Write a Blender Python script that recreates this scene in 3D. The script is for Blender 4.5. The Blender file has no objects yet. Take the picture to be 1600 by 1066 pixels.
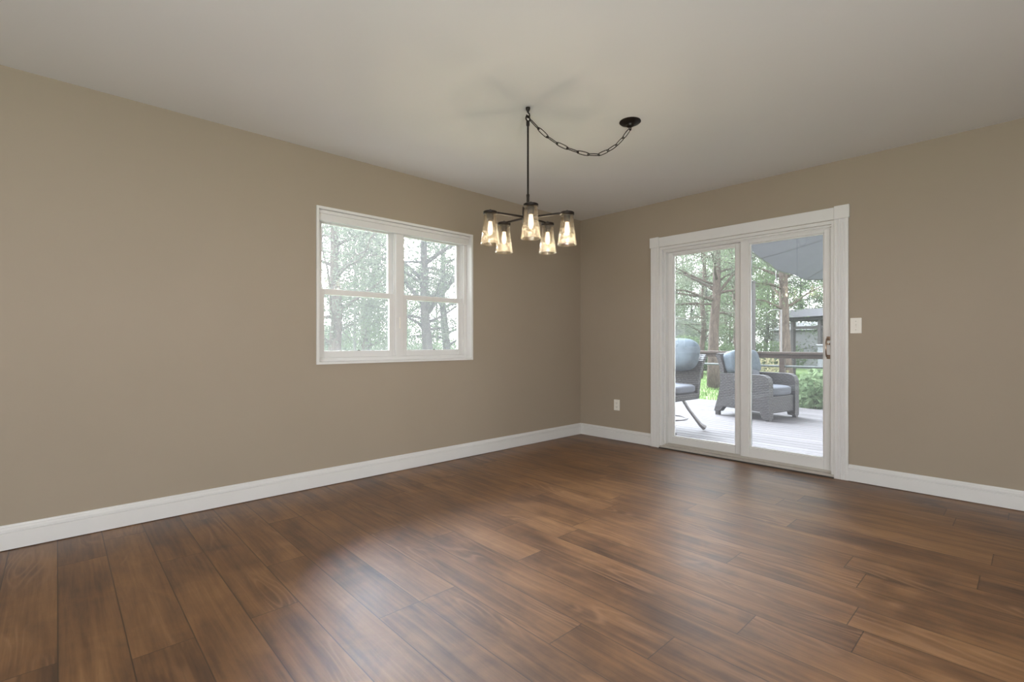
import bpy, bmesh, math, random
from mathutils import Vector, Matrix
C = bpy.context
scene = C.scene
COL = scene.collection

# ------------------------------------------------------------------ camera
cam_d = bpy.data.cameras.new('camera')
cam_d.sensor_width = 36.0
cam_d.lens = 761.0 / 1600.0 * 36.0
cam_d.shift_y = 0.00125
cam_d.clip_start = 0.05
cam_d.clip_end = 300
cam = bpy.data.objects.new('camera', cam_d)
COL.objects.link(cam)
cam.location = (-4.381, -3.535, 1.048)
cam.rotation_euler = (math.radians(90), 0, math.radians(46.93 - 90))
scene.camera = cam

# ------------------------------------------------------------------ exposure, sky, daylight
scene.view_settings.view_transform = 'Standard'
scene.view_settings.look = 'None'
scene.view_settings.gamma = 1.0
scene.view_settings.exposure = 0.0
scene.view_settings.use_curve_mapping = False

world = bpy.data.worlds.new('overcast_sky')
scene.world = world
world.use_nodes = True
wn = world.node_tree.nodes; wl = world.node_tree.links
wn.clear()
w_out = wn.new('ShaderNodeOutputWorld')
w_bg = wn.new('ShaderNodeBackground')
w_tc = wn.new('ShaderNodeTexCoord')
w_sep = wn.new('ShaderNodeSeparateXYZ')
w_ramp = wn.new('ShaderNodeValToRGB')
w_ramp.color_ramp.elements[0].position = 0.0
w_ramp.color_ramp.elements[0].color = (0.95, 0.96, 1.0, 1)
w_ramp.color_ramp.elements[1].position = 0.8
w_ramp.color_ramp.elements[1].color = (0.80, 0.88, 1.0, 1)
wl.new(w_tc.outputs['Generated'], w_sep.inputs[0])
wl.new(w_sep.outputs['Z'], w_ramp.inputs[0])
wl.new(w_ramp.outputs[0], w_bg.inputs['Color'])
# overcast sky, plus a bright northern glow added to lay sheen on the floor
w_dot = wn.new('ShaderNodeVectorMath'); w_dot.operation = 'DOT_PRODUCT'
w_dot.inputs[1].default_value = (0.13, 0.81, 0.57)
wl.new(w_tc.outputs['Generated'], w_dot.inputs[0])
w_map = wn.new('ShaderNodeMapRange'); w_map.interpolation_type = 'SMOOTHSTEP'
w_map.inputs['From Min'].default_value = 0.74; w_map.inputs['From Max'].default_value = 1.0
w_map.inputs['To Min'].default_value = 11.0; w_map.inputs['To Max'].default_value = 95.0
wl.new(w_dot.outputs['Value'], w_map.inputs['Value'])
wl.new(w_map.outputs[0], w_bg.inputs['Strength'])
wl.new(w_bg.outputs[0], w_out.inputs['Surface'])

def area_light(name, loc, rot, sx, sy, power, color):
    d = bpy.data.lights.new(name, 'AREA')
    d.shape = 'RECTANGLE'; d.size = sx; d.size_y = sy
    d.energy = power; d.color = color
    o = bpy.data.objects.new(name, d); COL.objects.link(o)
    o.location = loc; o.rotation_euler = rot
    return o
# unseen fill lamps, added to brighten ceiling and walls, are built further below

# ------------------------------------------------------------------ material helpers
class NT:
    def __init__(s, name):
        s.m = bpy.data.materials.new(name); s.m.use_nodes = True
        s.t = s.m.node_tree; s.t.nodes.clear()
        s.out = s.t.nodes.new('ShaderNodeOutputMaterial')
    def n(s, kind, **kw):
        nd = s.t.nodes.new('ShaderNode' + kind)
        for k, v in kw.items():
            setattr(nd, k, v)
        return nd
    def set(s, sock, v):
        if isinstance(v, bpy.types.NodeSocket): s.t.links.new(v, sock)
        else: sock.default_value = v
    def math(s, op, a, b=None, c=None):
        nd = s.n('Math', operation=op)
        s.set(nd.inputs[0], a)
        if b is not None: s.set(nd.inputs[1], b)
        if c is not None: s.set(nd.inputs[2], c)
        return nd.outputs[0]
    def xyz(s, x, y, z):
        nd = s.n('CombineXYZ')
        for i, v in enumerate((x, y, z)): s.set(nd.inputs[i], v)
        return nd.outputs[0]
    def coords(s, which='Object'):
        return s.n('TexCoord').outputs[which]
    def sep(s, v):
        nd = s.n('SeparateXYZ'); s.set(nd.inputs[0], v); return nd.outputs
    def vmul(s, v, k):
        nd = s.n('VectorMath', operation='MULTIPLY'); s.set(nd.inputs[0], v); nd.inputs[1].default_value = k
        return nd.outputs[0]
    def noise(s, v, scale=5, detail=4, rough=.55, dist=0):
        nd = s.n('TexNoise'); s.set(nd.inputs['Vector'], v)
        nd.inputs['Scale'].default_value = scale; nd.inputs['Detail'].default_value = detail
        nd.inputs['Roughness'].default_value = rough; nd.inputs['Distortion'].default_value = dist
        return nd.outputs[0]
    def white(s, v):
        nd = s.n('TexWhiteNoise', noise_dimensions='3D'); s.set(nd.inputs['Vector'], v); return nd.outputs['Value']
    def ramp(s, f, stops):
        nd = s.n('ValToRGB'); s.set(nd.inputs[0], f)
        e = nd.color_ramp.elements
        while len(e) < len(stops): e.new(.5)
        for el, (p, c) in zip(e, stops):
            el.position = p; el.color = (c[0], c[1], c[2], 1)
        return nd.outputs[0]
    def mix(s, f, a, b, blend='MIX'):
        nd = s.n('Mix', data_type='RGBA', blend_type=blend)
        s.set(nd.inputs[0], f)
        for i, v in ((6, a), (7, b)):
            if not isinstance(v, bpy.types.NodeSocket) and len(v) == 3: v = (*v, 1)
            s.set(nd.inputs[i], v)
        return nd.outputs[2]
    def bump(s, h, strength=.3, dist=.01):
        nd = s.n('Bump'); nd.inputs['Strength'].default_value = strength; nd.inputs['Distance'].default_value = dist
        s.set(nd.inputs['Height'], h); return nd.outputs[0]
    def bsdf(s, color, rough=.5, normal=None, metal=0, spec=.5):
        nd = s.n('BsdfPrincipled')
        if not isinstance(color, bpy.types.NodeSocket) and len(color) == 3: color = (*color, 1)
        s.set(nd.inputs['Base Color'], color); s.set(nd.inputs['Roughness'], rough)
        nd.inputs['Metallic'].default_value = metal
        nd.inputs['Specular IOR Level'].default_value = spec
        if normal is not None: s.set(nd.inputs['Normal'], normal)
        return nd
    def done(s, shader):
        s.t.links.new(shader.outputs[0] if not isinstance(shader, bpy.types.NodeSocket) else shader, s.out.inputs['Surface'])
        return s.m

def plain(name, col, rough=.5, metal=0, spec=.5, var=0.04, scale=8):
    t = NT(name)
    v = t.coords()
    nz = t.noise(v, scale, 4)
    c = t.ramp(nz, [(.25, [x * (1 - var) for x in col]), (.75, [min(1, x * (1 + var)) for x in col])])
    return t.done(t.bsdf(c, rough, None, metal, spec))

def mat_wall():
    t = NT('tan_wall_paint'); v = t.coords()
    c = t.ramp(t.noise(v, 1.5, 3), [(.3, (.360, .300, .231)), (.7, (.370, .308, .238))])
    return t.done(t.bsdf(c, .75, t.bump(t.noise(v, 220, 3), .12, .002), spec=.25))
def mat_ceiling():
    t = NT('ceiling_paint'); v = t.coords()
    c = t.ramp(t.noise(v, 1.2, 3), [(.3, (.75, .75, .74)), (.7, (.765, .765, .755))])
    return t.done(t.bsdf(c, .85, t.bump(t.noise(v, 150, 3), .1, .002), spec=.2))

def mat_floor():
    t = NT('wood_plank_floor')
    x, y, z = t.sep(t.coords())
    W, L = .178, 1.32
    px = t.math('DIVIDE', t.math('ADD', x, 4.20), W)
    row = t.math('FLOOR', px); fx = t.math('FRACT', px)
    off = t.white(t.xyz(row, 3.3, 1.7))
    py = t.math('ADD', t.math('DIVIDE', y, L), t.math('MULTIPLY', off, 7.0))
    col = t.math('FLOOR', py); fy = t.math('FRACT', py)
    pid = t.white(t.xyz(row, col, .5)); pid2 = t.white(t.xyz(row, col, 7.5))
    sx = t.math('LESS_THAN', t.math('MINIMUM', fx, t.math('SUBTRACT', 1.0, fx)), .011)
    sy = t.math('LESS_THAN', t.math('MINIMUM', fy, t.math('SUBTRACT', 1.0, fy)), .0014)
    seam = t.math('MAXIMUM', sx, sy)
    seed = t.math('MULTIPLY', pid, 37.0)
    gx = t.math('ADD', x, seed)
    fine = t.noise(t.xyz(t.math('MULTIPLY', gx, 60.0), t.math('MULTIPLY', y, 2.2), seed), 1, 6, .62, .4)
    streak = t.noise(t.xyz(t.math('MULTIPLY', gx, 14.0), t.math('MULTIPLY', y, 1.1), seed), 1, 5, .6, .8)
    blotch = t.noise(t.xyz(t.math('MULTIPLY', gx, 5.0), t.math('MULTIPLY', y, 3.2), seed), 1, 5, .6, .6)
    contour = t.noise(t.xyz(t.math('MULTIPLY', gx, 5.5), t.math('MULTIPLY', y, .9), t.math('MULTIPLY', pid2, 20.)), 1, 1.5, .45, .1)
    rings = t.math('MULTIPLY_ADD', t.math('SINE', t.math('MULTIPLY', contour, 110.0)), .5, .5)
    rings = t.math('POWER', rings, 3.0)
    rmask = t.math('MULTIPLY', t.math('GREATER_THAN', pid2, .40), t.ramp(t.noise(t.xyz(t.math('MULTIPLY', gx, 6.0), t.math('MULTIPLY', y, 1.6), seed), 1, 2), [(.5, (0, 0, 0)), (.62, (1, 1, 1))]))
    f = t.math('ADD', t.math('MULTIPLY', streak, .36), t.math('ADD', t.math('MULTIPLY', blotch, .42), t.math('MULTIPLY', fine, .26)))
    f = t.math('ADD', f, t.math('MULTIPLY', t.math('SUBTRACT', pid, .5), .09))
    c = t.ramp(f, [(.34, (.044, .019, .009)), (.45, (.112, .050, .020)), (.56, (.200, .094, .036)), (.69, (.30, .155, .064))])
    c = t.mix(t.math('MULTIPLY', t.math('MULTIPLY', rings, rmask), .46), c, (.33, .175, .088))
    c = t.mix(t.math('MULTIPLY', seam, .72), c, (.022, .011, .007))
    h = t.math('SUBTRACT', t.math('MULTIPLY', fine, .25), seam)
    rough = t.math('MULTIPLY_ADD', blotch, .16, .36)
    return t.done(t.bsdf(c, rough, t.bump(h, .25, .002), spec=.9))

def mat_deck():
    t = NT('weathered_deck_boards'); v = t.coords(); x, y, z = t.sep(v)
    bid = t.white(t.xyz(t.math('FLOOR', t.math('DIVIDE', x, .145)), 1., 2.))
    g = t.noise(t.xyz(t.math('MULTIPLY', x, 45.), t.math('MULTIPLY', y, 2.), bid), 1, 5)
    f = t.math('ADD', t.math('MULTIPLY', g, .6), t.math('MULTIPLY', bid, .35))
    c = t.ramp(f, [(.2, (0.0449, 0.0393, 0.0400)), (.5, (0.0674, 0.0610, 0.0618)), (.8, (0.0861, 0.0794, 0.0794))])
    return t.done(t.bsdf(c, .7, t.bump(g, .3, .004), spec=.3))
def mat_wood(name, dark, light, axis=2, s=30):
    t = NT(name); x, y, z = t.sep(t.coords()); p = [x, y, z]
    k = [t.math('MULTIPLY', q, 1.5 if i == axis else s) for i, q in enumerate(p)]
    g = t.noise(t.xyz(*k), 1, 5, .6, .3)
    return t.done(t.bsdf(t.ramp(g, [(.3, dark), (.7, light)]), .75, t.bump(g, .3, .004), spec=.2))
def mat_bark(name, dark, light):
    t = NT(name); v = t.coords(); x, y, z = t.sep(v)
    g = t.noise(t.xyz(t.math('MULTIPLY', x, 22.), t.math('MULTIPLY', y, 22.), t.math('MULTIPLY', z, 6.)), 1, 6, .65, .8)
    return t.done(t.bsdf(t.ramp(g, [(.35, dark), (.65, light)]), .9, t.bump(g, .7, .02), spec=.1))
def mat_leaf(name, a, b):
    t = NT(name); v = t.coords()
    c = t.ramp(t.noise(v, 3.5, 5, .7), [(.32, a), (.68, b)])
    d = t.n('BsdfDiffuse'); t.set(d.inputs[0], c)
    tr = t.n('BsdfTranslucent'); t.set(tr.inputs[0], c)
    mx = t.n('MixShader'); mx.inputs[0].default_value = .45
    t.t.links.new(d.outputs[0], mx.inputs[1]); t.t.links.new(tr.outputs[0], mx.inputs[2])
    return t.done(mx)
def mat_glass(name, tint=(1, 1, 1), refl=1.0):
    t = NT(name)
    tr = t.n('BsdfTransparent'); tr.inputs[0].default_value = (*tint, 1)
    gl = t.n('BsdfGlossy'); gl.inputs['Roughness'].default_value = .02
    fr = t.n('Fresnel'); fr.inputs[0].default_value = 1.45
    mx = t.n('MixShader'); t.set(mx.inputs[0], t.math('MULTIPLY', fr.outputs[0], refl))
    t.t.links.new(tr.outputs[0], mx.inputs[1]); t.t.links.new(gl.outputs[0], mx.inputs[2])
    return t.done(mx)
def mat_screen(name, dens, col=(.75, .76, .78)):
    t = NT(name)
    tr = t.n('BsdfTransparent')
    d = t.n('BsdfDiffuse'); d.inputs[0].default_value = (*col, 1)
    tl = t.n('BsdfTranslucent'); tl.inputs[0].default_value = (*col, 1)
    m0 = t.n('MixShader'); m0.inputs[0].default_value = .6
    t.t.links.new(d.outputs[0], m0.inputs[1]); t.t.links.new(tl.outputs[0], m0.inputs[2])
    mx = t.n('MixShader'); mx.inputs[0].default_value = dens
    t.t.links.new(tr.outputs[0], mx.inputs[1]); t.t.links.new(m0.outputs[0], mx.inputs[2])
    return t.done(mx)
def mat_seeded():
    t = NT('seeded_amber_glass'); v = t.coords()
    seeds = t.ramp(t.noise(v, 95, 3, .6), [(.50, (0, 0, 0)), (.66, (1, 1, 1))])
    nrm = t.bump(t.noise(v, 70, 3), .6, .006)
    tr = t.n('BsdfTransparent'); tr.inputs[0].default_value = (.93, .88, .79, 1)
    gl = t.n('BsdfGlossy'); gl.inputs['Roughness'].default_value = .06; t.set(gl.inputs['Normal'], nrm)
    tl = t.n('BsdfTranslucent'); tl.inputs[0].default_value = (.9, .80, .64, 1)
    lw = t.n('LayerWeight'); lw.inputs[0].default_value = .35; t.set(lw.inputs['Normal'], nrm)
    m1 = t.n('MixShader'); t.set(m1.inputs[0], t.math('MULTIPLY_ADD', lw.outputs['Facing'], .55, .04))
    t.t.links.new(tr.outputs[0], m1.inputs[1]); t.t.links.new(gl.outputs[0], m1.inputs[2])
    m2 = t.n('MixShader'); t.set(m2.inputs[0], t.math('MULTIPLY_ADD', seeds, .05, .008))
    t.t.links.new(m1.outputs[0], m2.inputs[1]); t.t.links.new(tl.outputs[0], m2.inputs[2])
    return t.done(m2)
def mat_glow(name, col, strength):
    t = NT(name); e = t.n('Emission'); e.inputs[0].default_value = (*col, 1); e.inputs[1].default_value = strength
    return t.done(e)
def mat_wicker():
    t = NT('grey_wicker_weave'); v = t.coords(); x, y, z = t.sep(v)
    h = t.math('ADD', x, y)
    a = t.math('SINE', t.math('MULTIPLY', z, 260.))
    ph = t.math('MULTIPLY', t.math('FLOOR', t.math('DIVIDE', z, .0242)), 3.14159)
    b = t.math('SINE', t.math('ADD', t.math('MULTIPLY', h, 110.), ph))
    w = t.math('ADD', t.math('MULTIPLY', a, .55), t.math('MULTIPLY', b, .45))
    w = t.math('MULTIPLY_ADD', w, .5, .5)
    w2 = t.math('ADD', t.math('MULTIPLY', w, .8), t.math('MULTIPLY', t.noise(v, 30, 3), .35))
    c = t.ramp(w2, [(.2, (.003, .0025, .0025)), (.5, (.014, .0118, .0118)), (.9, (.046, .040, .040))])
    return t.done(t.bsdf(c, .6, t.bump(w, .8, .006), spec=.3))
def mat_fabric(name, a, b, sc=120):
    t = NT(name); v = t.coords()
    n = t.noise(v, sc, 3, .7)
    n2 = t.noise(v, 14, 4, .7)
    c = t.ramp(t.math('ADD', t.math('MULTIPLY', n, .5), t.math('MULTIPLY', n2, .5)), [(.36, a), (.64, b)])
    return t.done(t.bsdf(c, .9, t.bump(n, .3, .002), spec=.1))
def mat_umbrella():
    t = NT('grey_canopy_fabric'); v = t.coords(); x, y, z = t.sep(v)
    n = t.noise(v, 60, 3)
    c = t.ramp(n, [(.3, (0.1769, 0.1769, 0.1825)), (.7, (0.2022, 0.2022, 0.2078))])
    d = t.n('BsdfDiffuse'); t.set(d.inputs[0], c)
    tl = t.n('BsdfTranslucent'); t.set(tl.inputs[0], c)
    mx = t.n('MixShader'); mx.inputs[0].default_value = .5
    t.t.links.new(d.outputs[0], mx.inputs[1]); t.t.links.new(tl.outputs[0], mx.inputs[2])
    return t.done(mx)
def mat_lawn():
    t = NT('lawn_ground'); v = t.coords()
    n = t.noise(v, 1.3, 6, .7); n2 = t.noise(v, .35, 3)
    c = t.ramp(t.math('ADD', t.math('MULTIPLY', n, .65), t.math('MULTIPLY', n2, .35)), [(.36, (0.0529, 0.0987, 0.0265)), (.5, (0.0987, 0.1516, 0.0529)), (.62, (0.1843, 0.1975, 0.1181))])
    return t.done(t.bsdf(c, .95, t.bump(n, .6, .05), spec=.05))

M = {
 'wall': mat_wall(), 'ceil': mat_ceiling(), 'floor': mat_floor(), 'deck': mat_deck(),
 'trim': plain('white_trim_paint', (.72, .71, .69), .38, var=.015),
 'vinyl': plain('white_vinyl', (.72, .71, .69), .35, var=.015),
 'plate': plain('white_plastic', (.82, .79, .72), .35, var=.01),
 'slot': plain('dark_slot', (.08, .075, .07), .6),
 'bronze': plain('dark_bronze_metal', (.020, .015, .012), .42, metal=.6, var=.2, scale=40),
 'bronze_soft': plain('brushed_bronze_handle', (.30, .22, .165), .32, metal=.8, var=.1),
 'steel': plain('bright_steel', (.6, .6, .6), .3, metal=1),
 'rubber': plain('dark_gasket', (.05, .045, .04), .7),
 'sill': plain('aluminium_sill', (.52, .48, .43), .45, metal=.2, var=.05),
 'glass': mat_glass('window_glass', (.97, .98, .975)),
 'screen': mat_screen('insect_haze_screen', .17, (.14, .14, .14)),  # mesh as an even film, also there to haze the view outside
 'doorscreen': mat_screen('door_insect_haze_screen', .12, (.125, .125, .127)),  # the same film for the door, veiling both panes with haze
 'seeded': mat_seeded(),
 'bulb': mat_glow('warm_bulb_glow', (1.0, .86, .64), 2.6),
 'wicker': mat_wicker(),
 'cushion': mat_fabric('blue_grey_cushion', (0.0490, 0.0622, 0.0749), (0.0950, 0.1123, 0.1278)),
 'seatcush': mat_fabric('pale_grey_cushion', (0.0778, 0.0806, 0.0922), (0.0979, 0.1019, 0.1152)),
 'metal': plain('dark_grey_metal', (.12, .11, .11), .45, metal=.3, var=.15),
 'railwood': mat_wood('brown_rail_wood', (0.0360, 0.0252, 0.0202), (0.0684, 0.0504, 0.0396), 1),
 'postwood': mat_wood('grey_brown_post_wood', (0.0360, 0.0295, 0.0288), (0.0612, 0.0540, 0.0526), 2),
 'railmetal': plain('green_grey_metal_rail', (0.0540, 0.0648, 0.0576), .5, var=.1),
 'umbrella': mat_umbrella(),
 'lawn': mat_lawn(),
 'bark_grey': mat_bark('grey_bark', (0.0265, 0.0230, 0.0214), (0.0760, 0.0657, 0.0610)),
 'bark_brown': mat_bark('brown_bark', (.036, .027, .022), (.105, .080, .066)),
 'bark_pale': mat_bark('pale_bark', (0.0955, 0.0899, 0.0842), (0.1404, 0.1348, 0.1292)),
 'leaf_grey': mat_leaf('grey_green_needles', (.068, .080, .056), (.145, .162, .118)),
 'leaf_green': mat_leaf('soft_green_leaves', (.058, .088, .044), (.140, .178, .098)),
 'leaf_yellow': mat_leaf('yellow_green_leaves', (0.1365, 0.1515, 0.0542), (0.2338, 0.2338, 0.1071)),
 'grass': mat_leaf('grass_blades', (0.0697, 0.1266, 0.0351), (0.1580, 0.2217, 0.0816)),
 'straw': mat_leaf('straw_shrub', (0.1555, 0.1382, 0.0734), (0.2246, 0.2030, 0.1296)),
 'siding': plain('pale_house_siding', (0.1440, 0.1440, 0.1411), .7, var=.03),
 'darkroof': plain('dark_roof_shingle', (0.0227, 0.0211, 0.0222), .85, var=.2, scale=12),
 'darkwood': mat_wood('dark_pavilion_wood', (0.0360, 0.0324, 0.0310), (0.0576, 0.0518, 0.0504), 2),
 'darkglass': plain('dark_window_glass', (.10, .12, .14), .15, var=.1),
 'greybox': plain('grey_cabinet', (0.0792, 0.0828, 0.0900), .5, var=.1),
}

# ------------------------------------------------------------------ mesh helpers
def R(d): return math.radians(d)
class MB:
    def __init__(s): s.bm = bmesh.new()
    def box(s, x0, x1, y0, y1, z0, z1, bev=0, seg=2, mat=None):
        g = bmesh.ops.create_cube(s.bm, size=1)
        vs = g['verts']
        for v in vs:
            v.co = Vector(((x0 + x1) / 2 + v.co.x * (x1 - x0), (y0 + y1) / 2 + v.co.y * (y1 - y0), (z0 + z1) / 2 + v.co.z * (z1 - z0)))
        if bev:
            es = list({e for v in vs for e in v.link_edges})
            r = bmesh.ops.bevel(s.bm, geom=es, offset=bev, segments=seg, affect='EDGES', profile=.5)
            vs = list({v for f in r['faces'] for v in f.verts} | {v for v in vs if v.is_valid})
        if mat is not None: bmesh.ops.transform(s.bm, matrix=mat, verts=vs)
        return s
    def prism(s, pts, axis, a, b):
        """outline pts (2d) extruded along axis 'x','y' or 'z' from a to b"""
        def put(p, t):
            return {'x': (t, p[0], p[1]), 'y': (p[0], t, p[1]), 'z': (p[0], p[1], t)}[axis]
        va = [s.bm.verts.new(put(p, a)) for p in pts]; vb = [s.bm.verts.new(put(p, b)) for p in pts]
        n = len(pts)
        s.bm.faces.new(va); s.bm.faces.new(vb[::-1])
        for i in range(n): s.bm.faces.new((va[i], vb[i], vb[(i + 1) % n], va[(i + 1) % n]))
        return s
    def tube(s, pts, rad, seg=8, closed=False, caps=True):
        pts = [Vector(p) for p in pts]; n = len(pts)
        if not isinstance(rad, (list, tuple)): rad = [rad] * n
        rings = []; up = None
        for i, p in enumerate(pts):
            if closed: t = pts[(i + 1) % n] - pts[i - 1]
            else: t = pts[min(i + 1, n - 1)] - pts[max(i - 1, 0)]
            t.normalize()
            if up is None:
                up = Vector((0, 0, 1)) if abs(t.z) < .9 else Vector((1, 0, 0))
            a = t.cross(up)
            if a.length < 1e-5: a = t.orthogonal()
            a.normalize(); b = a.cross(t); up = b.copy()
            rings.append([s.bm.verts.new(p + a * math.cos(2 * math.pi * k / seg) * rad[i] + b * math.sin(2 * math.pi * k / seg) * rad[i]) for k in range(seg)])
        for i in range(n if closed else n - 1):
            r0, r1 = rings[i], rings[(i + 1) % n]
            for k in range(seg): s.bm.faces.new((r0[k], r0[(k + 1) % seg], r1[(k + 1) % seg], r1[k]))
        if caps and not closed:
            s.bm.faces.new(rings[0][::-1]); s.bm.faces.new(rings[-1])
        return s
    def lathe(s, prof, c=(0, 0, 0), seg=24, closed=False):
        rings = []
        for r, z in prof:
            if r < 1e-6: rings.append([s.bm.verts.new((c[0], c[1], c[2] + z))])
            else: rings.append([s.bm.verts.new((c[0] + r * math.cos(2 * math.pi * k / seg), c[1] + r * math.sin(2 * math.pi * k / seg), c[2] + z)) for k in range(seg)])
        prs = list(zip(rings, rings[1:])) + ([(rings[-1], rings[0])] if closed else [])
        for r0, r1 in prs:
            for k in range(seg):
                k2 = (k + 1) % seg
                q = [r0[k % len(r0)], r0[k2 % len(r0)], r1[k2 % len(r1)], r1[k % len(r1)]]
                u = []
                for v in q:
                    if v not in u: u.append(v)
                if len(u) > 2: s.bm.faces.new(u)
        return s
    def pillow(s, c, size, ex=4.0, rot=None, n=10, sag=0):
        """cushion: cube sphere pushed to a superellipsoid"""
        m = Matrix.Translation(c) @ (rot.to_4x4() if rot else Matrix())
        tb = bmesh.new()
        bmesh.ops.create_cube(tb, size=2)
        bmesh.ops.subdivide_edges(tb, edges=tb.edges[:], cuts=n, use_grid_fill=True)
        for v in tb.verts:
            p = v.co.copy()
            p = p / (abs(p.x) ** ex + abs(p.y) ** ex + abs(p.z) ** ex) ** (1 / ex)
            v.co = m @ Vector((p.x * size[0] / 2, p.y * size[1] / 2, p.z * size[2] / 2))
        me = bpy.data.meshes.new('tmp'); tb.to_mesh(me); tb.free()
        s.bm.from_mesh(me); bpy.data.meshes.remove(me)
        return s
    def build(s, name, mat, parent=None, smooth=False, loc=None):
        bmesh.ops.recalc_face_normals(s.bm, faces=s.bm.faces)
        me = bpy.data.meshes.new(name); s.bm.to_mesh(me); s.bm.free()
        return link(name, me, mat, parent, smooth, loc)
def link(name, me, mat, parent=None, smooth=False, loc=None):
    me.materials.append(M[mat] if isinstance(mat, str) else mat)
    o = bpy.data.objects.new(name, me); COL.objects.link(o)
    if smooth:
        for p in me.polygons: p.use_smooth = True
        if smooth != 'all':
            me.set_sharp_from_angle(angle=R(40))
    if parent: o.parent = parent
    if loc: o.location = loc
    return o
def thing(name, loc, label, cat, group=None, rz=0):
    o = bpy.data.objects.new(name, None); COL.objects.link(o)
    o.empty_display_size = .1
    o.location = loc; o.rotation_euler = (0, 0, rz)
    return tag(o, label, cat, group)
def tag(o, label=None, cat=None, group=None, kind=None):
    if label: o['label'] = label
    if cat: o['category'] = cat
    if group: o['group'] = group
    if kind: o['kind'] = kind
    return o
def structure(o): o['kind'] = 'structure'; return o

# ------------------------------------------------------------------ room shell
H = 2.44
XL, YB = -8.0, -6.6          # side and back limits of the room, behind the camera
WT = .17
# window opening x, z   /   door opening y, z
wx0, wx1, wz0, wz1 = -2.995, -1.596, .905, 2.02
dy0, dy1, dz1 = -2.49, -1.0, 1.99
structure(MB().box(XL - WT, WT * .35, YB - WT, WT, -.15, 0).build('floor', 'floor'))
structure(MB().box(XL - WT, WT, YB - WT, WT, H, H + .12).build('ceiling', 'ceil'))
b = MB()
ox0, ox1, oz0, oz1 = wx0 - .017, wx1 + .017, wz0 - .017, wz1 + .017
b.box(XL - WT, ox0, 0, WT, 0, H).box(ox1, WT, 0, WT, 0, H).box(ox0, ox1, 0, WT, 0, oz0).box(ox0, ox1, 0, WT, oz1, H)
structure(b.build('wall_left', 'wall'))
b = MB()
b.box(0, WT, dy1, 0, 0, H).box(0, WT, YB - WT, dy0, 0, H).box(0, WT, dy0, dy1, dz1, H)
structure(b.build('wall_right', 'wall'))
b = MB()
b.box(XL, -5.6, YB - WT, YB, 0, H).box(-4.0, 0, YB - WT, YB, 0, H).box(-5.6, -4.0, YB - WT, YB, 2.0, H).box(-5.6, -4.0, YB - WT, YB, 0, .9)
structure(b.build('wall_back', 'wall'))
b = MB()
b.box(XL - WT, XL, YB, -4.4, 0, H).box(XL - WT, XL, -2.8, 0, 0, H).box(XL - WT, XL, -4.4, -2.8, 2.0, H).box(XL - WT, XL, -4.4, -2.8, 0, .9)
structure(b.build('wall_side', 'wall'))

# baseboards: moulded profile (depth, height)
BP = [(0, .004), (.016, .004), (.016, .088), (.008, .0885), (.008, .0935), (.0150, .0960), (.0150, .105), (.0125, .112), (.008, .116), (.0075, .1185), (.0065, .126), (0, .126)]
structure(MB().prism([(-d, z) for d, z in BP], 'x', XL, -.0005).build('baseboard_left', 'trim'))
def bb_right(name, a, c):
    structure(MB().prism([(-d, z) for d, z in BP], 'y', a, c).build(name, 'trim'))
bb_right('baseboard_right_corner', -.908, -.0165)
bb_right('baseboard_right', YB, -2.582)

# ------------------------------------------------------------------ window in the left wall
win = structure(MB().box(wx0 - .018, wx0, -.012, .075, wz0 - .018, wz1 + .018)
    .box(wx1, wx1 + .018, -.012, .075, wz0 - .018, wz1 + .018)
    .box(wx0, wx1, -.012, .075, wz1, wz1 + .018)
    .box(wx0, wx1, -.012, .075, wz0 - .018, wz0).build('window_1', 'trim'))
win.name = 'window_1'
# fixed frame and mullion
xm = (wx0 + wx1) / 2
b = MB()
fy0, fy1 = .062, .150
b.box(wx0, wx0 + .032, fy0, fy1, wz0, wz1, .003).box(wx1 - .032, wx1, fy0, fy1, wz0, wz1, .003)
b.box(wx0 + .032, wx1 - .032, fy0, fy1, wz1 - .03, wz1, .003).box(wx0 + .032, wx1 - .032, fy0, fy1, wz0, wz0 + .028, .003)
b.box(xm - .036, xm + .036, fy0, fy1, wz0 + .028, wz1 - .03, .003)
for x in (wx0 + .032, xm + .036): b.box(x, x + .009, .082, .086, wz0 + .028, wz1 - .03).box(x, x + .009, .116, .120, wz0 + .028, wz1 - .03)
for x in (wx1 - .032, xm - .036): b.box(x - .009, x, .082, .086, wz0 + .028, wz1 - .03).box(x - .009, x, .116, .120, wz0 + .028, wz1 - .03)
b.build('window_frame', 'vinyl', win)
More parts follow.
